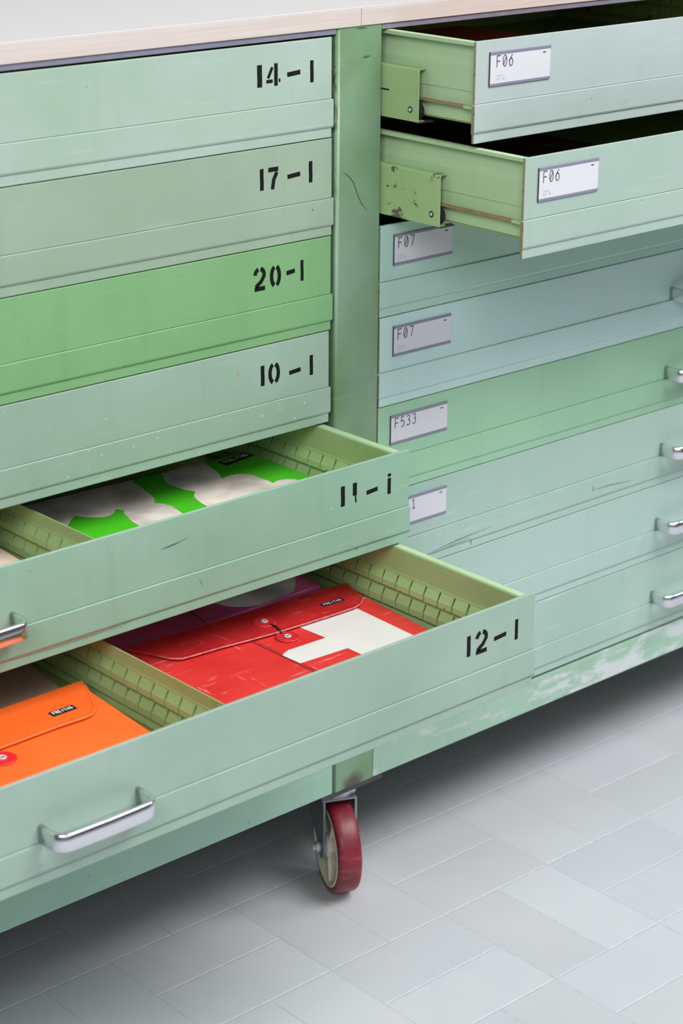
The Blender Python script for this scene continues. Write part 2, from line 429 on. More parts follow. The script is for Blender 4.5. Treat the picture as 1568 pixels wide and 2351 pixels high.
MONO = {
 'F': [[(.1, 0), (.1, 1), (.95, 1)], [(.1, .52), (.82, .52)]],
 '0': [arc(.5, .5, .42, .5, 90, 450, 25), [(.22, .18), (.78, .82)]],
 '6': [arc(.5, .33, .40, .33, 90, 450, 21), [(.80, 1.0), (.42, .72), (.14, .44), (.10, .33)]],
 '7': [[(.04, 1), (.96, 1), (.40, 0)]],
 '5': [[(.9, 1), (.22, 1), (.16, .56), (.5, .64)]+arc(.48, .32, .42, .32, 85, -130, 11)],
 '3': [arc(.46, .75, .36, .25, 150, -80, 11), arc(.46, .27, .42, .29, 90, -150, 13)],
 '1': [[(.12, .78), (.5, 1), (.5, 0)], [(.1, 0), (.9, 0)]],
 'C': [arc(.5, .5, .4, .5, 45, 315, 13)], 'H': [[(.1, 0), (.1, 1)], [(.9, 0), (.9, 1)], [(.1, .5), (.9, .5)]],
 'U': [[(.1, 1), (.1, .3)]+arc(.5, .3, .4, .3, 180, 360, 9)+[(.9, 1)]], 'K': [[(.1, 0), (.1, 1)], [(.9, 1), (.15, .45), (.9, 0)]],
 'D': [[(.1, 0), (.1, 1), (.4, 1)]+arc(.4, .5, .5, .5, 90, -90, 9)+[(.1, 0)]],
 'S': [arc(.5, .75, .38, .25, 30, 270, 9)+arc(.5, .25, .38, .25, 90, -150, 9)], 'P': [[(.1, 0), (.1, 1), (.55, 1)]+arc(.55, .74, .33, .26, 90, -90, 7)+[(.1, .48)]],
 'N': [[(.1, 0), (.1, 1), (.9, 0), (.9, 1)]], 'R': [[(.1, 0), (.1, 1), (.55, 1)]+arc(.55, .74, .33, .26, 90, -90, 7)+[(.1, .48)], [(.5, .48), (.92, 0)]],
 'E': [[(.92, 1), (.1, 1), (.1, 0), (.92, 0)], [(.1, .52), (.8, .52)]], 'I': [[(.5, 0), (.5, 1)]], 'T': [[(.5, 0), (.5, .95)], [(.02, 1), (.98, 1)]],
 'A': [[(.02, 0), (.5, 1), (.98, 0)], [(.2, .34), (.8, .34)]], 'G': [arc(.5, .5, .42, .5, 45, 330, 13)+[(.92, .45), (.55, .45)]]}
def write(b, text, font, x, z, w, h, gap, sw, to3):
    for ch in text:
        for st in font.get(ch, []): b.ribbon([(x+p[0]*w, z+p[1]*h) for p in st], sw, to3)
        x += w+gap

# ---------------------------------------------------------------- drawers
def front_panel(x0, x1, y, zt, m, edge):
    b = B().mat(m)
    b.prism([(y+.0030, zt), (y+.0005, zt), (y, zt-.0005), (y, zt-.0662), (y+.0010, zt-.0664), (y+.0010, zt-.0668), (y+.0012, zt-.0975),
             (y+.0002, zt-.0992), (y, zt-.1082), (y+.0004, zt-.1088), (y+.0030, zt-.1088)], 'x', x0, x1)
    b.prism([(y+.0026, zt-.0668), (y-.0013, zt-.0668), (y-.0018, zt-.0674), (y-.0018, zt-.0955), (y-.0010, zt-.0975), (y+.0008, zt-.0988), (y+.0026, zt-.0988)], 'x', x0-.0016, x1+.0016)
    if edge is not None:
        b.mat(m_edge)
        xe = x0 if edge < 0 else x1
        s = edge
        b.box(min(xe, xe+s*.0004), max(xe, xe+s*.0004), y+.0006, y+.0032, zt-.1084, zt-.001)
        xl = xe+s*.0016
        b.box(min(xl, xl+s*.0004), max(xl, xl+s*.0004), y-.0014, y+.0028, zt-.0985, zt-.0685)
    return b
def handle(dr, xc, y, zt):
    hl, hw = .0535, .0305
    path = [(-hl, 0, 0), (-hl, -.0120, 0), (-hl, -.0170, 0)]
    n = 7; r = .0125
    path += [(-hl+r-r*math.cos(t), -(hw-r)-r*math.sin(t), 0) for t in [math.pi/2*i/n for i in range(1, n+1)]]
    path += [(-hl+.03, -hw-.0004, 0), (0, -hw-.0008, 0), (hl-.03, -hw-.0004, 0)]
    path += [(hl-r+r*math.sin(t), -(hw-r)-r*math.cos(t), 0) for t in [math.pi/2*i/n for i in range(0, n)]]
    path += [(hl, -.0170, 0), (hl, -.0120, 0), (hl, 0, 0)]
    z = zt-.0575
    hh, ht = .0092, .0026
    prof = [(-ht, -hh+.001), (-ht+.001, -hh), (ht-.0016, -hh), (ht, -hh+.0016), (ht, hh-.0016), (ht-.0016, hh), (-ht+.001, hh), (-ht, hh-.001)]
    b = B().mat(m_chrome)
    b.sweep(prof, [Vector((xc+p[0], y+p[1], z)) for p in path])
    b.obj('handle', dr, (xc, y, z), 'chrome bow handle')
def label_holder(dr, xl, y, zt, text, small, dot=True):
    tx0 = .0100 if y < -.1 and zt > -.05 else .0066
    w, h = .0952, .0366; z1 = zt-.0128; z0 = z1-h
    b = B().mat(m_lrail)
    b.box(xl, xl+w, y-.0016, y, z1-.0030, z1, .0003); b.box(xl, xl+w, y-.0016, y, z0, z0+.0030, .0003)
    b.mat(m_dark); b.box(xl-.0006, xl+.0005, y-.0012, y, z0, z1)  # dark strip stands in for the card's edge shadow, in steel colour
    b.obj('label_holder', dr, (xl, y, z0), 'grey label holder strips with a painted edge shadow')
    b = B().mat(m_card)
    b.box(xl+.0006, xl+w-.0002, y-.0010, y-.0002, z0+.0026, z1-.0026)
    yy = y-.00112
    to3 = lambda p: Vector((p[0], yy, p[1]))
    b.mat(m_ink)
    write(b, text, MONO, xl+tx0, z1-.0167, .0066, .0122, .0030, .00125, to3)
    if dot: b.ribbon([(xl+w-.0125, z1-.0068), (xl+w-.0075, z1-.0068)], .0014, to3)
    b.mat(m_ink2)
    for i, tx in enumerate(small): write(b, tx, MONO, xl+tx0, z0+.0096-i*.0036, .0017, .0021, .0006, .0003, to3)
    b.obj('label_card', dr, (xl, y, z0), 'white card reading '+text)
def stencil(dr, glyphs, y, zt, h=.0236):
    b = B().mat(m_sten)
    for ch, x0, x1, zb in glyphs:
        to3 = lambda p: Vector((p[0], y-.00012, p[1]))
        zz = zt+zb
        if ch == '1': b.ribbon([((x0+x1)/2, zz), ((x0+x1)/2+.0002, zz+h*.33), ((x0+x1)/2-.0001, zz+h*.7), ((x0+x1)/2, zz+h)], (x1-x0), to3)
        elif ch == 'i': b.ribbon([((x0+x1)/2, zz), ((x0+x1)/2, zz+h*.80)], (x1-x0), to3); b.ribbon([((x0+x1)/2, zz+h*.87), ((x0+x1)/2+.0002, zz+h*1.02)], (x1-x0), to3)
        elif ch == 'b': b.ribbon([((x0+x1)/2, zz+h*.38), ((x0+x1)/2, zz+h)], (x1-x0), to3); b.ribbon([((x0+x1)/2+.0018, zz+h*.02), ((x0+x1)/2+.0012, zz+h*.22), ((x0+x1)/2+.0012, zz+h*.40)], (x1-x0)*.36, to3)
        elif ch == '-': b.ribbon([(x0, zz+h*.44), ((x0+x1)/2, zz+h*.47), (x1, zz+h*.5)], .0050, to3)
        else:
            for k, st in enumerate(STENCIL[ch]): b.ribbon([(x0+p[0]*(x1-x0), zz+p[1]*h) for p in st], .0038 if ch == '4' and k else .0050, to3)
    b.obj('stencil_number', dr, (-.06, y, zt))

LEDGE = [((.0000, -.0345), (.0012, -.0352), (.0052, -.0428), (.0060, -.0440), (.0060, -.0508), (.0053, -.0516), (.0000, -.0524)),
         ((.0000, -.0560), (.0012, -.0566), (.0052, -.0646), (.0060, -.0660), (.0060, -.0738), (.0053, -.0746), (.0000, -.0756))]
SLOT_SHADE = [((.0000, -.0360), (.0032, -.0440), (.0035, -.0450), (.0035, -.0508), (.0000, -.0518)), ((.0000, -.0578), (.0032, -.0658), (.0035, -.0670), (.0035, -.0738), (.0000, -.0748))]
def ledges(dr, xw, s, y0, y1, zt, m, phase):
    """two rows of notched ledges on a wall face at xw, standing out in direction s"""
    b = B(); pitch, gap = .0227, .0027
    b.mat(m_black)  # black cores paint the shade inside the slots
    for row in SLOT_SHADE: b.prism([(xw+s*p[0], zt+p[1]) for p in row], 'y', y0+.001, y1-.001)
    b.mat(m)
    for row in LEDGE:
        y = y0+phase
        cuts = [y0]
        while y < y1: cuts.append(y); y += pitch
        cuts.append(y1)
        for a, c in zip(cuts, cuts[1:]):
            if c-a < gap*2: continue
            poly = [(xw+s*p[0], zt+p[1]) for p in row]
            b.prism(poly, 'y', a+gap/2, c-gap/2)
    # foot bead and the thin crease above the ledges
    b.prism([(xw, zt-.0790), (xw+s*.0020, zt-.0800), (xw+s*.0024, zt-.0868), (xw, zt-.0880)], 'y', y0, y1)
    b.prism([(xw, zt-.0318), (xw+s*.0007, zt-.0323), (xw+s*.0007, zt-.0345), (xw, zt-.0347)], 'y', y0, y1)
    b.obj('slotted_rail', dr, (xw, (y0+y1)/2, zt))

def box_body(dr, x0, x1, y, zt, depth, ledm, ledw, divs):
    """sheet-metal body of a pulled drawer: walls with outward lips, floor, back, dividers"""
    y0, y1 = y+.0032, y+depth
    for s, xo in ((1, x1), (-1, x0)):
        b = B().mat(m_in)
        xi = xo-s*.0165          # inner face
        pts = [(xi, -.0895), (xi, -.0035), (xi+s*.0008, -.0022), (xi+s*.0018, -.0020), (xo-s*.0082, -.0020), (xo-s*.0072, -.0026), (xo-s*.0072, -.0064),
               (xo-s*.0080, -.0064), (xo-s*.0084, -.0034)]
        if s > 0 or True:
            b.mat(m_side)
        pts += [(xi+s*.0022, -.0034), (xi+s*.0014, -.0090), (xi+s*.0014, -.0220), (xi+s*.0030, -.0300), (xi+s*.0030, -.0560), (xi+s*.0018, -.0566), (xi+s*.0018, -.0735),
                (xi+s*.0012, -.0740), (xi+s*.0012, -.0895)]
        b.prism([(p[0], zt+p[1]) for p in pts], 'y', y0, y1)
        # inner lining (warm light put into its olive tint)
        b.mat(m_in); b.box(min(xi, xi-s*.0003), max(xi, xi-s*.0003), y0+.0002, y1, zt-.0890, zt-.0050)
        b.obj('side_wall', dr, (xo, y+.15, zt))
        ledges(dr, xi-s*.0003, -s, y0, y1, zt, ledm, .0084)
        # runner angle on the outside
        b = B().mat(m_run)
        b.box(min(xi+s*.0016, xo-s*.0080), max(xi+s*.0016, xo-s*.0080), y0+.004, y1, zt-.0735, zt-.0712, .0004)
        b.mat(m_side); b.box(min(xi+s*.0016, xo-s*.0074), max(xi+s*.0016, xo-s*.0074), y0+.001, y0+.022, zt-.0742, zt-.0709, .0004)
        b.obj('runner', dr, (xo, y+.1, zt-.07), 'rubbed brown runner strip')
        b = B().mat(m_side); b.box(min(xi+s*.002, xo-s*.0060), max(xi+s*.002, xo-s*.0060), y0, y0+.0012, zt-.1020, zt-.074); b.obj('corner_tab', dr, (xo, y, zt-.09))
    b = B().mat(m_floorp); b.box(x0+.0165, x1-.0165, y0, y1, zt-.0915, zt-.0900); b.obj('bottom_panel', dr, ((x0+x1)/2, y+.2, zt-.09))
    b = B().mat(m_in); b.box(x0+.0165, x1-.0165, y1-.0012, y1, zt-.0900, zt-.004); b.obj('back_wall', dr, ((x0+x1)/2, y1, zt-.05))
    b = B().mat(m_in); b.box(x0+.0168, x1-.0168, y0, y0+.0008, zt-.0898, zt-.0015); b.obj('front_lining', dr, ((x0+x1)/2, y0, zt-.05))
    for xd in divs:
        b = B().mat(m_in); b.box(xd-.0007, xd+.0007, y0+.0012, y1-.002, zt-.0899, zt-.0188, .0003); b.obj('divider', dr, (xd, y+.2, zt))
        ledges(dr, xd-.0007, -1, y0+.0012, y1-.002, zt, ledw, .0040)
        ledges(dr, xd+.0007, 1, y0+.0012, y1-.002, zt, ledw, .0040)

def slide(dr, x, s, yf, zt, m, worn):
    """half-extended channel of the drawer slide with its front roller"""
    b = B().mat(m)
    t = .0016; zA, zB = zt-.0378, zt-.0965
    poly = [(x, zB), (x, zA-.0020), (x+s*.0006, zA-.0006), (x+s*.0020, zA), (x+s*.0125, zA), (x+s*.0125, zA-t), (x+s*.0026, zA-t), (x+s*t, zA-.0030), (x+s*t, zB+t), (x+s*.0100, zB+t), (x+s*.0100, zB)]
    b.prism(poly, 'y', yf, .30)
    if not worn:
        b.mat(m_black); b.box(x-.00015, x+.0003, yf+.047, .10, zt-.0668, zt-.0650)
    b.mat(m_dark)
    M = Matrix.Translation((x-.0004, yf+.0125, zB+.0128))
    b.lathe([(0, .0036), (.0012, .0040)], 20, M); b.mat(m_zinc); b.lathe([(-.0006, .0018), (.0010, .0020)], 14, M)
    b.mat(m_dark); b.box(min(x+s*.0006, x+s*.022), max(x+s*.0006, x+s*.022), yf-.003, yf+.006, zB-.0008, zB+.0004)
    o = b.obj('slide_rail', dr, (x, yf, zB), 'chipped green slide channel' if worn else None)
    b = B().mat(m_black)
    M = Matrix.Translation((x+s*.0030, yf+.0080, zB+.0115))
    b.lathe([(0, .0090), (.0008*s, .0102), (.0046*s, .0102), (.0054*s, .0090)], 28, M); b.obj('roller', dr, (x+s*.004, yf+.008, zB+.01), 'black guide roller')

def drawer(key, label, x0, x1, y, zt, edge=None, stem=None, lab=None, pulled=False, divs=(), ledw=None, hx=None):
    zt += -.0004
    dr = front_panel(x0, x1, y, zt, PM[key], edge).obj('drawer', cab, ((x0 if x0 > 0 else x1), y, zt), label)
    handle(dr, hx if hx is not None else (x0+.5855 if x0 > 0 else x1-.5820), y, zt)
    if lab: label_holder(dr, x0+lab[0], y, zt, lab[1], lab[2])
    if stem: stencil(dr, stem, y, zt)
    if pulled: box_body(dr, x0, x1, y, zt, .60, m_led, ledw or m_ledw, divs)
    return dr

LX = (-WD, 0.0)
D = {}
D[1] = drawer('D1', 'pale green drawer stencilled 14-1, topmost of the left bank', -WD, 0.0, 0, 0, None,
    [('1', -.1058, -.0990, -.0445), ('4', -.0928, -.0755, -.0445), ('-', -.0638, -.0452, -.0450), ('1', -.0312, -.0262, -.0460)])
D[2] = drawer('D2', 'pale green drawer stencilled 17-1', -WD, 0.0006, 0, -P_, None,
    [('1', -.1030, -.0978, -.0455), ('7', -.0915, -.0770, -.0455), ('-', -.0640, -.0456, -.0455), ('1', -.0330, -.0278, -.0454)])
D[3] = drawer('D3', 'brighter grass green drawer stencilled 20-1', -WD, -.0002, 0, -2*P_, None,
    [('2', -.1125, -.0965, -.0448), ('0', -.0892, -.0744, -.0448), ('-', -.0658, -.0535, -.0430), ('1', -.0452, -.0408, -.0446)])
D[4] = drawer('D4', 'paint-flecked blue green drawer stencilled 10-1', -WD, -.0026, 0, -3*P_, None,
    [('1', -.1040, -.0986, -.0462), ('0', -.0925, -.0764, -.0462), ('-', -.0622, -.0452, -.0490), ('1', -.0316, -.0266, -.0472)])
Y5, Y6 = -.132, -.331
XD = -.398
D[5] = drawer('D5', 'half open drawer stencilled 11-1', -WD, .0012, Y5, -4*P_, 1,
    [('1', -.1010, -.0952, -.0443), ('b', -.0835, -.0774, -.0443), ('-', -.0630, -.0462, -.0470), ('i', -.0312, -.0262, -.0458)], pulled=True, divs=(XD, -.78), ledw=m_ledw)
D[6] = drawer('D6', 'widest open drawer stencilled 12-1', -WD, .0004, Y6, -5*P_, 1,
    [('1', -.1016, -.0962, -.0462), ('2', -.0885, -.0712, -.0462), ('-', -.0610, -.0424, -.0475), ('1', -.0292, -.0244, -.0474)], pulled=True, divs=(XD, -.78), ledw=m_ledw)
# the two closed drawers in the shade below the widest open one
drawer('D6', None, -WD, .0002, 0, -6*P_); drawer('D5', None, -WD, .0002, 0, -7*P_)
RX1 = XR+WD
SM = ('CHUCK', 'DSP NR')
YA, YB = -.1455, -.2230
drawer('R1', 'pale open drawer with card F06, topmost of the right bank', XR, RX1, YA, .0034, -1, lab=(.0205, 'F06', SM), pulled=True, divs=(XR+.78,))
drawer('R2', 'second open drawer with card F06', XR, RX1, YB, -P_+.0004, -1, lab=(.0205, 'F06', SM), pulled=True, divs=(XR+.78,))
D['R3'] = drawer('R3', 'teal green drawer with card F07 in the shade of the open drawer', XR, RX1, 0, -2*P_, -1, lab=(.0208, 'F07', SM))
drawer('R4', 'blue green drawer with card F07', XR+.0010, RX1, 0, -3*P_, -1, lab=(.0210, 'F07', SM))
drawer('R5', 'grass green drawer with card F533', XR+.0002, RX1, 0, -4*P_, -1, lab=(.0195, 'F533', ('D',)))
drawer('R6', 'green drawer whose card reads 1 beside the open drawer', XR+.0002, RX1, 0, -5*P_, -1, lab=(.0215, 'F511', ('D',)))
drawer('R7', 'plain green drawer, second from the bottom', XR+.0002, RX1, 0, -6*P_, -1)
drawer('R8', 'plain green drawer above the scuffed rail', XR+.0002, RX1, 0, -7*P_, -1)
# the channels that carry the two open drawers of the right bank
for o in list(bpy.data.objects):
    if o.name.startswith('drawer') and o.get('label') == 'pale open drawer with card F06, topmost of the right bank': slide(o, .0785, 1, -.0560, .0020, m_brk, False)
    if o.name.startswith('drawer') and o.get('label') == 'second open drawer with card F06': slide(o, .0785, 1, -.0930, -P_+.0004, m_brkw, True)

# ---------------------------------------------------------------- wear: scuffs, scratches and drips with a shape of their own
m_scuff = plain('dark_scuff', (92, 122, 112), .6); m_scr = plain('dark_scratch', (70, 92, 70), .6); m_ltscr = plain('bare_scrape', (206, 220, 216), .6); m_rustl = plain('rust_stain', (150, 116, 96), .7); m_orgs = plain('orange_spot', (206, 150, 120), .7)
def streak(b, pts, w, y, zt=None):
    n = len(pts); pts = [Vector(p) for p in pts]; L = []; Rr = []
    if n == 2: pts = [pts[0], pts[0]*.5+pts[1]*.5, pts[1]]; n = 3
    for i, p in enumerate(pts):
        d = (pts[min(i+1, n-1)]-pts[max(i-1, 0)]).normalized(); nn = Vector((-d.y, d.x)); k = w*.5*(.18 if i in (0, n-1) else 1)
        rel = None if zt is None else zt-p.y
        yy = y-(.0021 if rel is not None and .066 < rel < .0985 else .0003)
        L.append(b.bm.verts.new((p.x+nn.x*k, yy, p.y+nn.y*k))); Rr.append(b.bm.verts.new((p.x-nn.x*k, yy, p.y-nn.y*k)))
    for i in range(n-1):
        f = b.bm.faces.new((Rr[i], Rr[i+1], L[i+1], L[i])); f.material_index = b.mi
def marks(name, par, m, items, y, zt=None, label=None):
    for pts, w in items:
        b = B().mat(m); streak(b, pts, w, y, zt); b.obj(name, par, (pts[0][0], y, pts[0][1]), label)
DR = {o.get('label', ''): o for o in bpy.data.objects if o.name.startswith('drawer') and o.parent}
def by(t): return next(o for l, o in DR.items() if t in l)
marks('scuff', D[5], m_scuff, [([(-.3476, -.4711), (-.3241, -.4695)], .0016), ([(-.3431, -.4708), (-.3260, -.4690), (-.3116, -.4664)], .0010), ([(-.3002, -.5139), (-.2947, -.5252)], .0007)], Y5, -.44, 'dark green scuff')
marks('rust_stain', D[5], m_rustl, [([(-.544, -.5386), (-.4829, -.5382), (-.4300, -.5382), (-.3872, -.5382)], .0013)], Y5, -.44, 'rusty line')
r6 = by('reads 1')
marks('scuff', r6, m_scuff, [([(.2399, -.6556), (.2417, -.6418)], .0020), ([(.1663, -.6461), (.2159, -.6412), (.2747, -.6382)], .0014), ([(.170, -.6495), (.205, -.6455), (.240, -.6440)], .0009), ([(.4689, -.6366), (.4709, -.6284)], .0018), ([(.4722, -.6349), (.5057, -.6353), (.5508, -.6395)], .0012)], 0, -.55, 'dark green scuff')
marks('scrape', by('above the scuffed rail'), m_ltscr, [([(.3702, -.7722), (.3975, -.7722), (.4346, -.7716)], .0016)], 0, -.77, 'pale scrape')
marks('scrape', by('blue green drawer with card F07'), m_ltscr, [([(.1628, -.4008), (.1636, -.4080), (.1640, -.4158)], .0016)], 0, -.33, 'pale scrape')
marks('scrape', D[4], m_ltscr, [([(-.1034, -.3972), (-.0713, -.3972), (-.0406, -.3976)], .0012), ([(-.47, -.4180), (-.4695, -.4260), (-.4685, -.4360)], .0022)], 0, -.33, 'pale scrape')
marks('orange_spot', D[4], m_orgs, [([(-.1368, -.3513), (-.1350, -.3577)], .0024)], 0, -.33, 'small orange spot')
post_o = bpy.data.objects['post']
marks('scratch', post_o, m_scr, [([(.0174, -.1503), (.0260, -.1558), (.0340, -.1647), (.0395, -.1778), (.0463, -.1902), (.0545, -.1988)], .0012), ([(.036, .0060), (.0522, .0056)], .0022), ([(.0462, -.0264), (.0573, -.0255)], .0028)], 0, None, 'dark scratch')

# ---------------------------------------------------------------- worktop
wt = B().mat(m_lam)
wt.box(-WD-.05, XR+WD+.05, -.0006, .74, .0276, .0292)
wt.mat(m_seam); wt.box(-WD-.05, XR+WD+.05, -.0010, .739, .0268, .0276)
wt.mat(m_wood); wt.box(-WD-.048, XR+WD+.048, .012, .735, ZT+.0003, .0268)
wto = wt.obj('worktop', None, (.04, .3, ZT))
tag(wto, 'white laminate worktop with a pale wood edge on the green cabinet', 'worktop')
for xa, xb in ((-WD-.05, .0421), (.0427, XR+WD+.05)):
    b = B().mat(m_wood); b.box(xa, xb, -.0014, .012, (ZT+.0002) if xa < 0 else ZT+.0003, .0270, .0006); b.obj('wooden_edge', wto, (xa, 0, .015), 'pale wood edge strip')

# ---------------------------------------------------------------- tarpaulin pouches
def tarp(name, rgb, rgb2=None, seed=1, scratch=0.0, rough=.38, weave=0.0):
    m, nt, b = newmat(name, rough); c = lin(rgb); c2 = lin(rgb2 or tuple(v*.9 for v in rgb))
    v = mapping(nt, seed)
    col = mix(nt, ramp(nt, noise(nt, v, 14, 4), .35, .68), c, c2)
    if scratch:
        lt = tuple(min(1, x*.55+.40) for x in c[:3])+(1,)
        for i, (sc, rot) in enumerate((((9, 75, 9), .5), ((80, 12, 9), .35), ((14, 60, 9), -.9))):
            n = noise(nt, mapping(nt, seed+i*4+2, sc, (0, 0, rot)), 1.6, 4, .6)
            k = noise(nt, mapping(nt, seed+i*5+40), 14, 2)
            col = mix(nt, mul(nt, ramp(nt, n, .62, .74, 0, scratch), ramp(nt, k, .42, .6)), col, lt)
    if weave:
        w = N(nt, 'ShaderNodeTexWave'); w.inputs['Scale'].default_value = 300; w.inputs['Distortion'].default_value = 1.5
        nt.links.new(mapping(nt, 0, (1, 1, 1), (0, 0, .9)), w.inputs['Vector'])
        k = mul(nt, w.outputs['Fac'], ramp(nt, noise(nt, v, 16, 3), .44, .62, 0, weave))
        col = mix(nt, k, col, lin((96, 84, 76)))
    nt.links.new(col, b.inputs['Base Color'])
    bump(nt, b, noise(nt, v, 30, 4), .10, .004); return m
m_red = tarp('red_tarp', (226, 60, 56), (212, 48, 46), 3, .8); m_redd = tarp('red_flap_tarp', (204, 44, 44), (176, 32, 36), 5, .5)
m_rimlight = plain('worn_red_edge', (226, 110, 112), .5, 0, .4, 200)
m_white = tarp('white_tarp', (226, 224, 220), (220, 218, 214), 2)
m_org = tarp('orange_tarp', (255, 116, 48), (250, 108, 42), 4, .0, .42); m_orgf = tarp('orange_flap_tarp', (255, 112, 44), (250, 104, 38), 6, .0, .4)
m_grn = tarp('green_tarp', (84, 206, 44), (72, 196, 36), 7, 0, .34); m_cloud = tarp('cloud_print', (240, 230, 216), (226, 218, 212), 8, 0, .5, .75)
m_pur = tarp('purple_tarp', (214, 92, 150), (176, 72, 128), 9, .12); m_lobe = tarp('grey_print', (210, 212, 218), (194, 196, 204), 10, 0, .5, .5)
m_tan = tarp('taupe_tarp', (170, 150, 132), (156, 138, 122), 11); m_pale = tarp('cream_tarp', (236, 218, 200), (212, 170, 140), 12)
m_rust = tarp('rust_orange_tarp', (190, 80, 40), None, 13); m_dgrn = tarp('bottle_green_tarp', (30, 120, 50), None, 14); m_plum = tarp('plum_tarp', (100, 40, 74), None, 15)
m_btn = plain('red_plastic', (232, 40, 48), .35); m_btnr = tarp('worn_red_disc', (206, 44, 50), None, 16, .5)
m_thread = plain('dark_thread', (60, 18, 24), .8); m_threado = plain('orange_thread', (206, 72, 26), .8); m_tagb = plain('black_tag', (26, 26, 28), .6); m_tagw = plain('white_print', (232, 232, 232), .6)

def rounded(pts, r, n=5):
    """2D polygon with rounded corners; r one radius or a list"""
    out = []; m = len(pts)
    for i in range(m):
        rr = r[i] if isinstance(r, (list, tuple)) else r
        p = Vector(pts[i]); a = Vector(pts[i-1]); c = Vector(pts[(i+1) % m])
        if rr <= 0: out.append(tuple(p)); continue
        d0 = (a-p).normalized(); d1 = (c-p).normalized(); k = min(rr, (a-p).length*.45, (c-p).length*.45)
        s, e = p+d0*k, p+d1*k
        for j in range(n+1):
            t = j/n; q = s*(1-t)**2+p*2*t*(1-t)+e*t*t; out.append((q.x, q.y))
    return out
def smooth(pts, n=5):
    out = []; m = len(pts)
    for i in range(m):
        p0, p1, p2, p3 = (Vector(pts[(i+k) % m]) for k in (-1, 0, 1, 2))
        for j in range(n):
            t = j/n; q = .5*((2*p1)+(p2-p0)*t+(2*p0-5*p1+4*p2-p3)*t*t+(3*p1-p0-3*p2+p3)*t*t*t); out.append((q.x, q.y))
    return out
def slab(b, pts, z0, z1, bev): b.prism(pts, 'z', z0, z1, bev=bev, seg=3)
def flat(b, pts, z):
    f = b.bm.faces.new([b.bm.verts.new((p[0], p[1], z)) for p in pts]); f.material_index = b.mi
    bmesh.ops.triangulate(b.bm, faces=[f]) if len(pts) > 4 else None
    b.bm.normal_update()
    for ff in b.bm.faces:
        if ff.normal.z < -.5 and abs(ff.calc_center_median().z-z) < 1e-6: ff.normal_flip()
def dashes(b, pts, z, step=.0034, on=.62, w=.0007):
    pts = [Vector(p) for p in pts]; 
    for a, c in zip(pts, pts[1:]):
        L = (c-a).length
        if L < 1e-5: continue
        k = max(1, int(L/step))
        for i in range(k):
            p, q = a+(c-a)*(i/k), a+(c-a)*((i+on)/k)
            b.ribbon([(p.x, p.y), (q.x, q.y)], w, lambda u: Vector((u[0], u[1], z)))
def label_tag(par, p0, ex, w, h, z, word='FREITAG', blur=False):
    """small woven tag: p0 lower-left corner, ex unit direction of the text"""
    ex = Vector(ex).normalized(); ey = Vector((-ex.y, ex.x)); p0 = Vector(p0)
    Q = lambda u: Vector((*(p0+ex*u[0]+ey*u[1]), z))
    b = B().mat(m_tagb)
    M = Matrix.Translation((p0.x, p0.y, 0)) @ Matrix.Rotation(math.atan2(ex.y, ex.x), 4, 'Z')
    b.box(0, w, 0, h, z-.0012, z, .0002, M=M)
    b.mat(m_tagw); lw = w*.80/len(word)
    write(b, word, MONO, w*.09, h*.27, lw*.72, h*.48, lw*.32, h*.11, lambda u: Q(u)+Vector((0, 0, .00015)))
    return b.obj('brand_tag', par, (p0.x, p0.y, z), 'small black woven tag')
def button(par, c, r, z, m, metal=True):
    b = B().mat(m); M = Matrix.Translation((c[0], c[1], z)) @ Matrix.Rotation(-math.pi/2, 4, 'Y')
    b.lathe([(0, r*.96), (.0006, r), (.0016, r), (.0022, r*.94)], 36, M); o = b.obj('button', par, (c[0], c[1], z))
    b = B().mat(m_zinc)
    ring = [(math.cos(2*math.pi*k/20)*r*.22+c[0], math.sin(2*math.pi*k/20)*r*.22+c[1], z+.0026) for k in range(20)]
    b.sweep([(math.cos(t)*r*.085, math.sin(t)*r*.07) for t in [2*math.pi*i/8 for i in range(8)]], ring, closed=True)
    b.mat(m_tagb); b.lathe([(.0021, r*.16), (.0025, r*.16)], 16, M); b.obj('eyelet', o, (c[0], c[1], z+.002), 'metal eyelet')
    return o

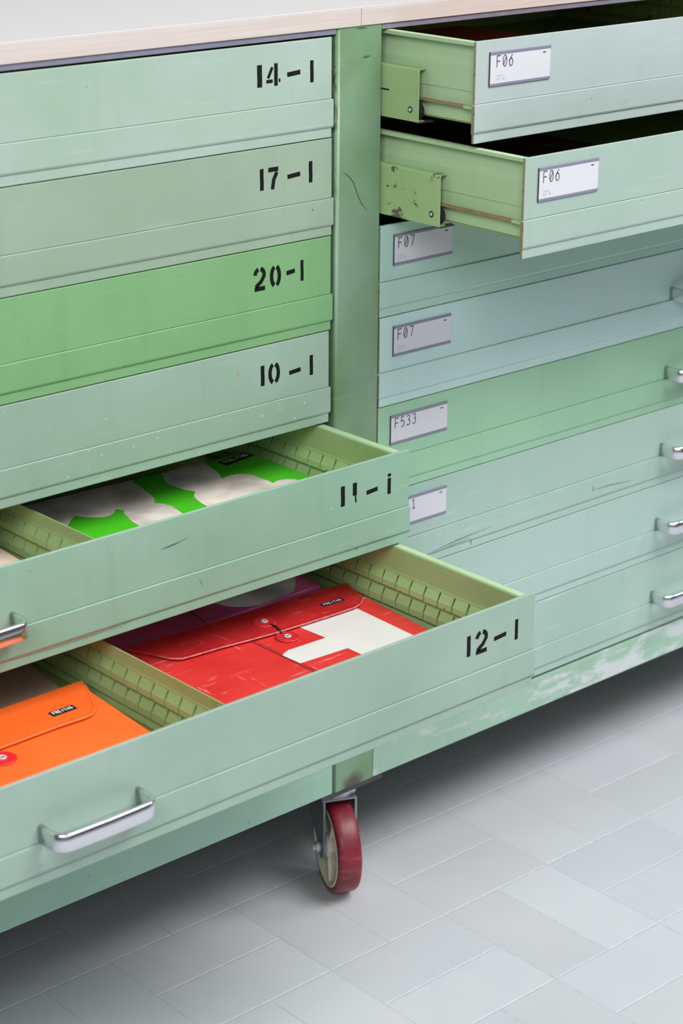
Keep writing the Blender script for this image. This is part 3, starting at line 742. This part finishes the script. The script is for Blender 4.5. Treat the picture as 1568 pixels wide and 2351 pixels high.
def red_pouch():
    z = -.6225; ex = Vector((1, -.075)).normalized()
    out = rounded([(-.3285, -.0385), (-.0228, -.0550), (-.0455, -.2950), (-.345, -.2800)], .008)
    b = B().mat(m_red); slab(b, out, -.6398, z, .0030); o = b.obj('envelope_pouch', None, (-.175, -.16, -.64))
    tag(o, 'scratched red envelope pouch with a white cross in the open 12-1 drawer', 'pouch')
    fl = [(-.3290, -.0380), (-.0230, -.0556), (-.0300, -.0790), (-.0400, -.1010), (-.0450, -.1075), (-.0530, -.1135), (-.0643, -.1162), (-.0926, -.1158), (-.1420, -.1140), (-.1785, -.1122),
          (-.2150, -.1080), (-.2480, -.1032), (-.2880, -.1000), (-.2980, -.0985), (-.3063, -.0905), (-.3160, -.0680)]
    b = B().mat(m_redd); slab(b, fl, z+.0022, z+.0042, .0009); f = b.obj('flap', o, (-.17, -.08, z))
    b = B().mat(m_thread)
    ins = [(-.0300, -.0930), (-.0430, -.1030), (-.0530, -.1105), (-.0650, -.1132), (-.0926, -.1128), (-.1420, -.1110), (-.1785, -.1092), (-.2150, -.1050), (-.2480, -.1002), (-.2880, -.0970), (-.2970, -.0945), (-.3060, -.0830)]
    dashes(b, [(-.0290, -.0800)]+ins, z+.0044); b.obj('stitching', f, (-.17, -.1, z))
    b = B().mat(m_rimlight); b.sweep([(math.cos(t)*.0009, math.sin(t)*.0011) for t in [2*math.pi*i/8 for i in range(8)]], [(p[0], p[1], z+.0032) for p in fl[2:]]); b.obj('edge_highlight', f, (-.17, -.1, z), 'pale painted edge highlight')  # pale sweep paints the highlight along the flap's rim
    b = B().mat(m_white)
    flat(b, [(-.0593, -.1100), (-.0646, -.2450), (-.1405, -.2450), (-.1411, -.1893), (-.2056, -.1855), (-.2069, -.1572), (-.2030, -.1545), (-.1933, -.1508), (-.1407, -.1524), (-.1438, -.1100)], z+.0003)
    b.obj('cross_print', o, (-.12, -.17, z), 'off-white cross print')
    b = B().mat(m_thread)
    dashes(b, [(-.2075, -.1080), (-.2070, -.1855), (-.2085, -.2800)], z+.0005, .0030); dashes(b, [(-.2050, -.1080), (-.2045, -.1560)], z+.0005, .0030); dashes(b, [(-.2045, -.186), (-.2060, -.28)], z+.0005, .0030)
    b.ribbon([(-.2090, -.108), (-.2085, -.1855), (-.2100, -.28)], .0007, lambda u: Vector((u[0], u[1], z+.0004)))
    b.obj('stitching', o, (-.2, -.2, z))
    b = B().mat(m_white); b.ribbon([(-.2349, -.0480), (-.2392, -.0963)], .0012, lambda u: Vector((u[0], u[1], z+.0040))); b.obj('scuff_line', f, (-.237, -.07, z))
    button(o, (-.1706, -.0834), .0135, z+.0036, m_btnr); button(o, (-.1725, -.1255), .0135, z+.0002, m_btnr)
    b = B().mat(m_tagb); b.sweep([(math.cos(t)*.0013, math.sin(t)*.0013) for t in [2*math.pi*i/8 for i in range(8)]],
        [(-.1706, -.0930, z+.0052), (-.1690, -.1010, z+.0050), (-.1722, -.1110, z+.0048), (-.1728, -.1160, z+.0026)]); b.obj('closing_cord', o, (-.17, -.1, z), 'black closing cord')
    label_tag(f, (-.0908, -.0938), (.0307, -.0011), .0312, .0088, z+.0046)
red_pouch()

def purple_pouch():
    z = -.6270
    b = B().mat(m_pur); slab(b, rounded([(-.352, .215), (-.030, .205), (-.034, -.0260), (-.352, -.0310)], .006), -.6398, z, .003)
    o = b.obj('tarpaulin_pouch', None, (-.2, .09, -.64)); tag(o, 'dark purple pouch with a grey rounded print behind the red envelope pouch', 'pouch')
    b = B().mat(m_lobe)
    lobe = [(-.1657, .0600), (-.1690, .0300), (-.1657, .0113), (-.1581, -.0080), (-.1470, -.0180), (-.1346, -.0245), (-.1200, -.0252), (-.1000, -.0252), (-.0833, -.0245), (-.0700, -.0170), (-.0608, -.0081), (-.0500, .0040), (-.0448, .0116), (-.0420, .030), (-.043, .060)]; flat(b, smooth(lobe), z+.0003)
    b.obj('rounded_print', o, (-.11, 0, z), 'grey rounded print')
    b = B().mat(m_thread); b.ribbon([(-.1990, .03), (-.2020, .0092), (-.2087, -.0285)], .0012, lambda u: Vector((u[0], u[1], z+.0004)))
    b.obj('stitching', o, (-.2, 0, z))
purple_pouch()

def orange_pouch():
    z = -.6142
    b = B().mat(m_org); slab(b, rounded([(-.730, -.0960), (-.4210, -.0900), (-.4380, -.3060), (-.742, -.3060)], [.006, .010, .006, .006]), -.6398, z, .0035)
    o = b.obj('envelope_pouch', None, (-.58, -.2, -.64)); tag(o, 'bright orange envelope pouch in the left part of the open 12-1 drawer', 'pouch')
    fl = [(-.732, -.0940), (-.4210, -.0895), (-.4250, -.1040), (-.4320, -.1231), (-.4400, -.1400), (-.4456, -.1490), (-.4500, -.1560), (-.4580, -.1612), (-.4680, -.1630), (-.4996, -.1618), (-.5697, -.1640), (-.640, -.1630), (-.700, -.1560), (-.722, -.1400)]
    b = B().mat(m_orgf); slab(b, fl, z+.0030, z+.0048, .0010); f = b.obj('flap', o, (-.57, -.12, z))
    b = B().mat(m_threado); dashes(b, [(-.4250, -.0960), (-.4290, -.1080), (-.4355, -.1231), (-.4480, -.1480), (-.4580, -.1578), (-.4680, -.1596), (-.4996, -.1584), (-.5697, -.1606), (-.640, -.1596)], z+.0050); b.obj('stitching', f, (-.5, -.15, z))
    b = B().mat(m_orgf); slab(b, [(-.4300, -.110), (-.4600, -.1575), (-.60, -.158), (-.60, -.110)], z, z+.0032, 0); b.obj('flap_lining', f, (-.5, -.13, z))
    button(o, (-.5760, -.1790), .0140, z+.0002, m_btn); button(o, (-.5745, -.1330), .0140, z+.0046, m_btn)
    label_tag(f, (-.4918, -.1423), (.028, .0002), .0286, .0102, z+.0056)
orange_pouch()

b = B().mat(m_tan); slab(b, rounded([(-.740, .165), (-.4060, .160), (-.4290, -.0790), (-.735, -.0850)], .006), -.6398, -.6250, .003)
tag(b.obj('tarpaulin_pouch', None, (-.57, .05, -.64)), 'taupe pouch in the shade behind the orange envelope pouch', 'pouch')

def green_pouch():
    z = -.5022
    b = B().mat(m_grn); slab(b, rounded([(-.3830, .1440), (-.0232, .1240), (-.0262, -.0950), (-.383, -.0850)], .005), -.5298, z, .0025)
    o = b.obj('tarpaulin_pouch', None, (-.2, .05, -.53)); tag(o, 'bright green pouch with off-white cloud print in the half open 11-1 drawer', 'pouch')
    A = [(-.3760, .1395), (-.3215, .1375), (-.2524, .1335), (-.1966, .1300), (-.1966, .1180), (-.2007, .0949), (-.2080, .0676), (-.2130, .0575), (-.2180, .0510), (-.2150, .0455), (-.2121, .0383), (-.2105, .0300), (-.2122, .0209), (-.2155, .0040), (-.2260, -.0300), (-.2900, -.0300), (-.2761, .0002), (-.2727, .0197),
         (-.2680, .0340), (-.2649, .0444), (-.2599, .0523), (-.2600, .0575), (-.2645, .0613), (-.2690, .0565), (-.2762, .0517), (-.2830, .0500), (-.2894, .0510), (-.2965, .0560), (-.3020, .0619), (-.3070, .0690), (-.3106, .0742), (-.3233, .0640), (-.345, .045), (-.376, .03)]
    Bc = [(-.1463, .1282), (-.0946, .1260), (-.0940, .1130), (-.0959, .1008), (-.1010, .0830), (-.1090, .0658), (-.1000, .0670), (-.0916, .0669), (-.0840, .0635), (-.0779, .0578), (-.0750, .0480), (-.0747, .0361), (-.0740, .0250), (-.0748, .0148), (-.0660, .0172), (-.0578, .0161), (-.0510, .0115), (-.0468, .0039), (-.0400, -.0350), (-.1900, -.0350),
          (-.1816, -.0008), (-.1795, .0150), (-.1762, .0272), (-.1730, .0360), (-.1680, .0431), (-.1614, .0504), (-.1650, .0600), (-.1673, .0710), (-.1680, .0850), (-.1661, .0991), (-.1570, .1150)]
    b = B().mat(m_cloud); flat(b, smooth(A), z+.0003); b.obj('cloud_print', o, (-.27, .05, z), 'off-white cloud print')
    b = B().mat(m_cloud); flat(b, smooth(Bc), z+.0003); b.obj('cloud_print', o, (-.1, .05, z), 'off-white cloud print')
    b = B().mat(m_thread); dashes(b, [(-.380, .1405), (-.3215, .1365), (-.2524, .1330), (-.1966, .1295), (-.1201, .1250), (-.024, .1195)], z+.0006, .0028, .6, .0012); b.obj('stitching', o, (-.2, .13, z))
    label_tag(o, (-.0760, .0975), (.0461, .0065), .0470, .0150, z+.0012)
green_pouch()
b = B().mat(m_pale); slab(b, rounded([(-.745, .150), (-.4080, .145), (-.4250, -.0900), (-.74, -.0950)], .005), -.5298, -.5090, .003)
tag(b.obj('tarpaulin_pouch', None, (-.6, .02, -.53)), 'cream pouch in the left compartment of the half open 11-1 drawer', 'pouch')

# pouches seen only as dark tints inside the two open drawers of the right bank
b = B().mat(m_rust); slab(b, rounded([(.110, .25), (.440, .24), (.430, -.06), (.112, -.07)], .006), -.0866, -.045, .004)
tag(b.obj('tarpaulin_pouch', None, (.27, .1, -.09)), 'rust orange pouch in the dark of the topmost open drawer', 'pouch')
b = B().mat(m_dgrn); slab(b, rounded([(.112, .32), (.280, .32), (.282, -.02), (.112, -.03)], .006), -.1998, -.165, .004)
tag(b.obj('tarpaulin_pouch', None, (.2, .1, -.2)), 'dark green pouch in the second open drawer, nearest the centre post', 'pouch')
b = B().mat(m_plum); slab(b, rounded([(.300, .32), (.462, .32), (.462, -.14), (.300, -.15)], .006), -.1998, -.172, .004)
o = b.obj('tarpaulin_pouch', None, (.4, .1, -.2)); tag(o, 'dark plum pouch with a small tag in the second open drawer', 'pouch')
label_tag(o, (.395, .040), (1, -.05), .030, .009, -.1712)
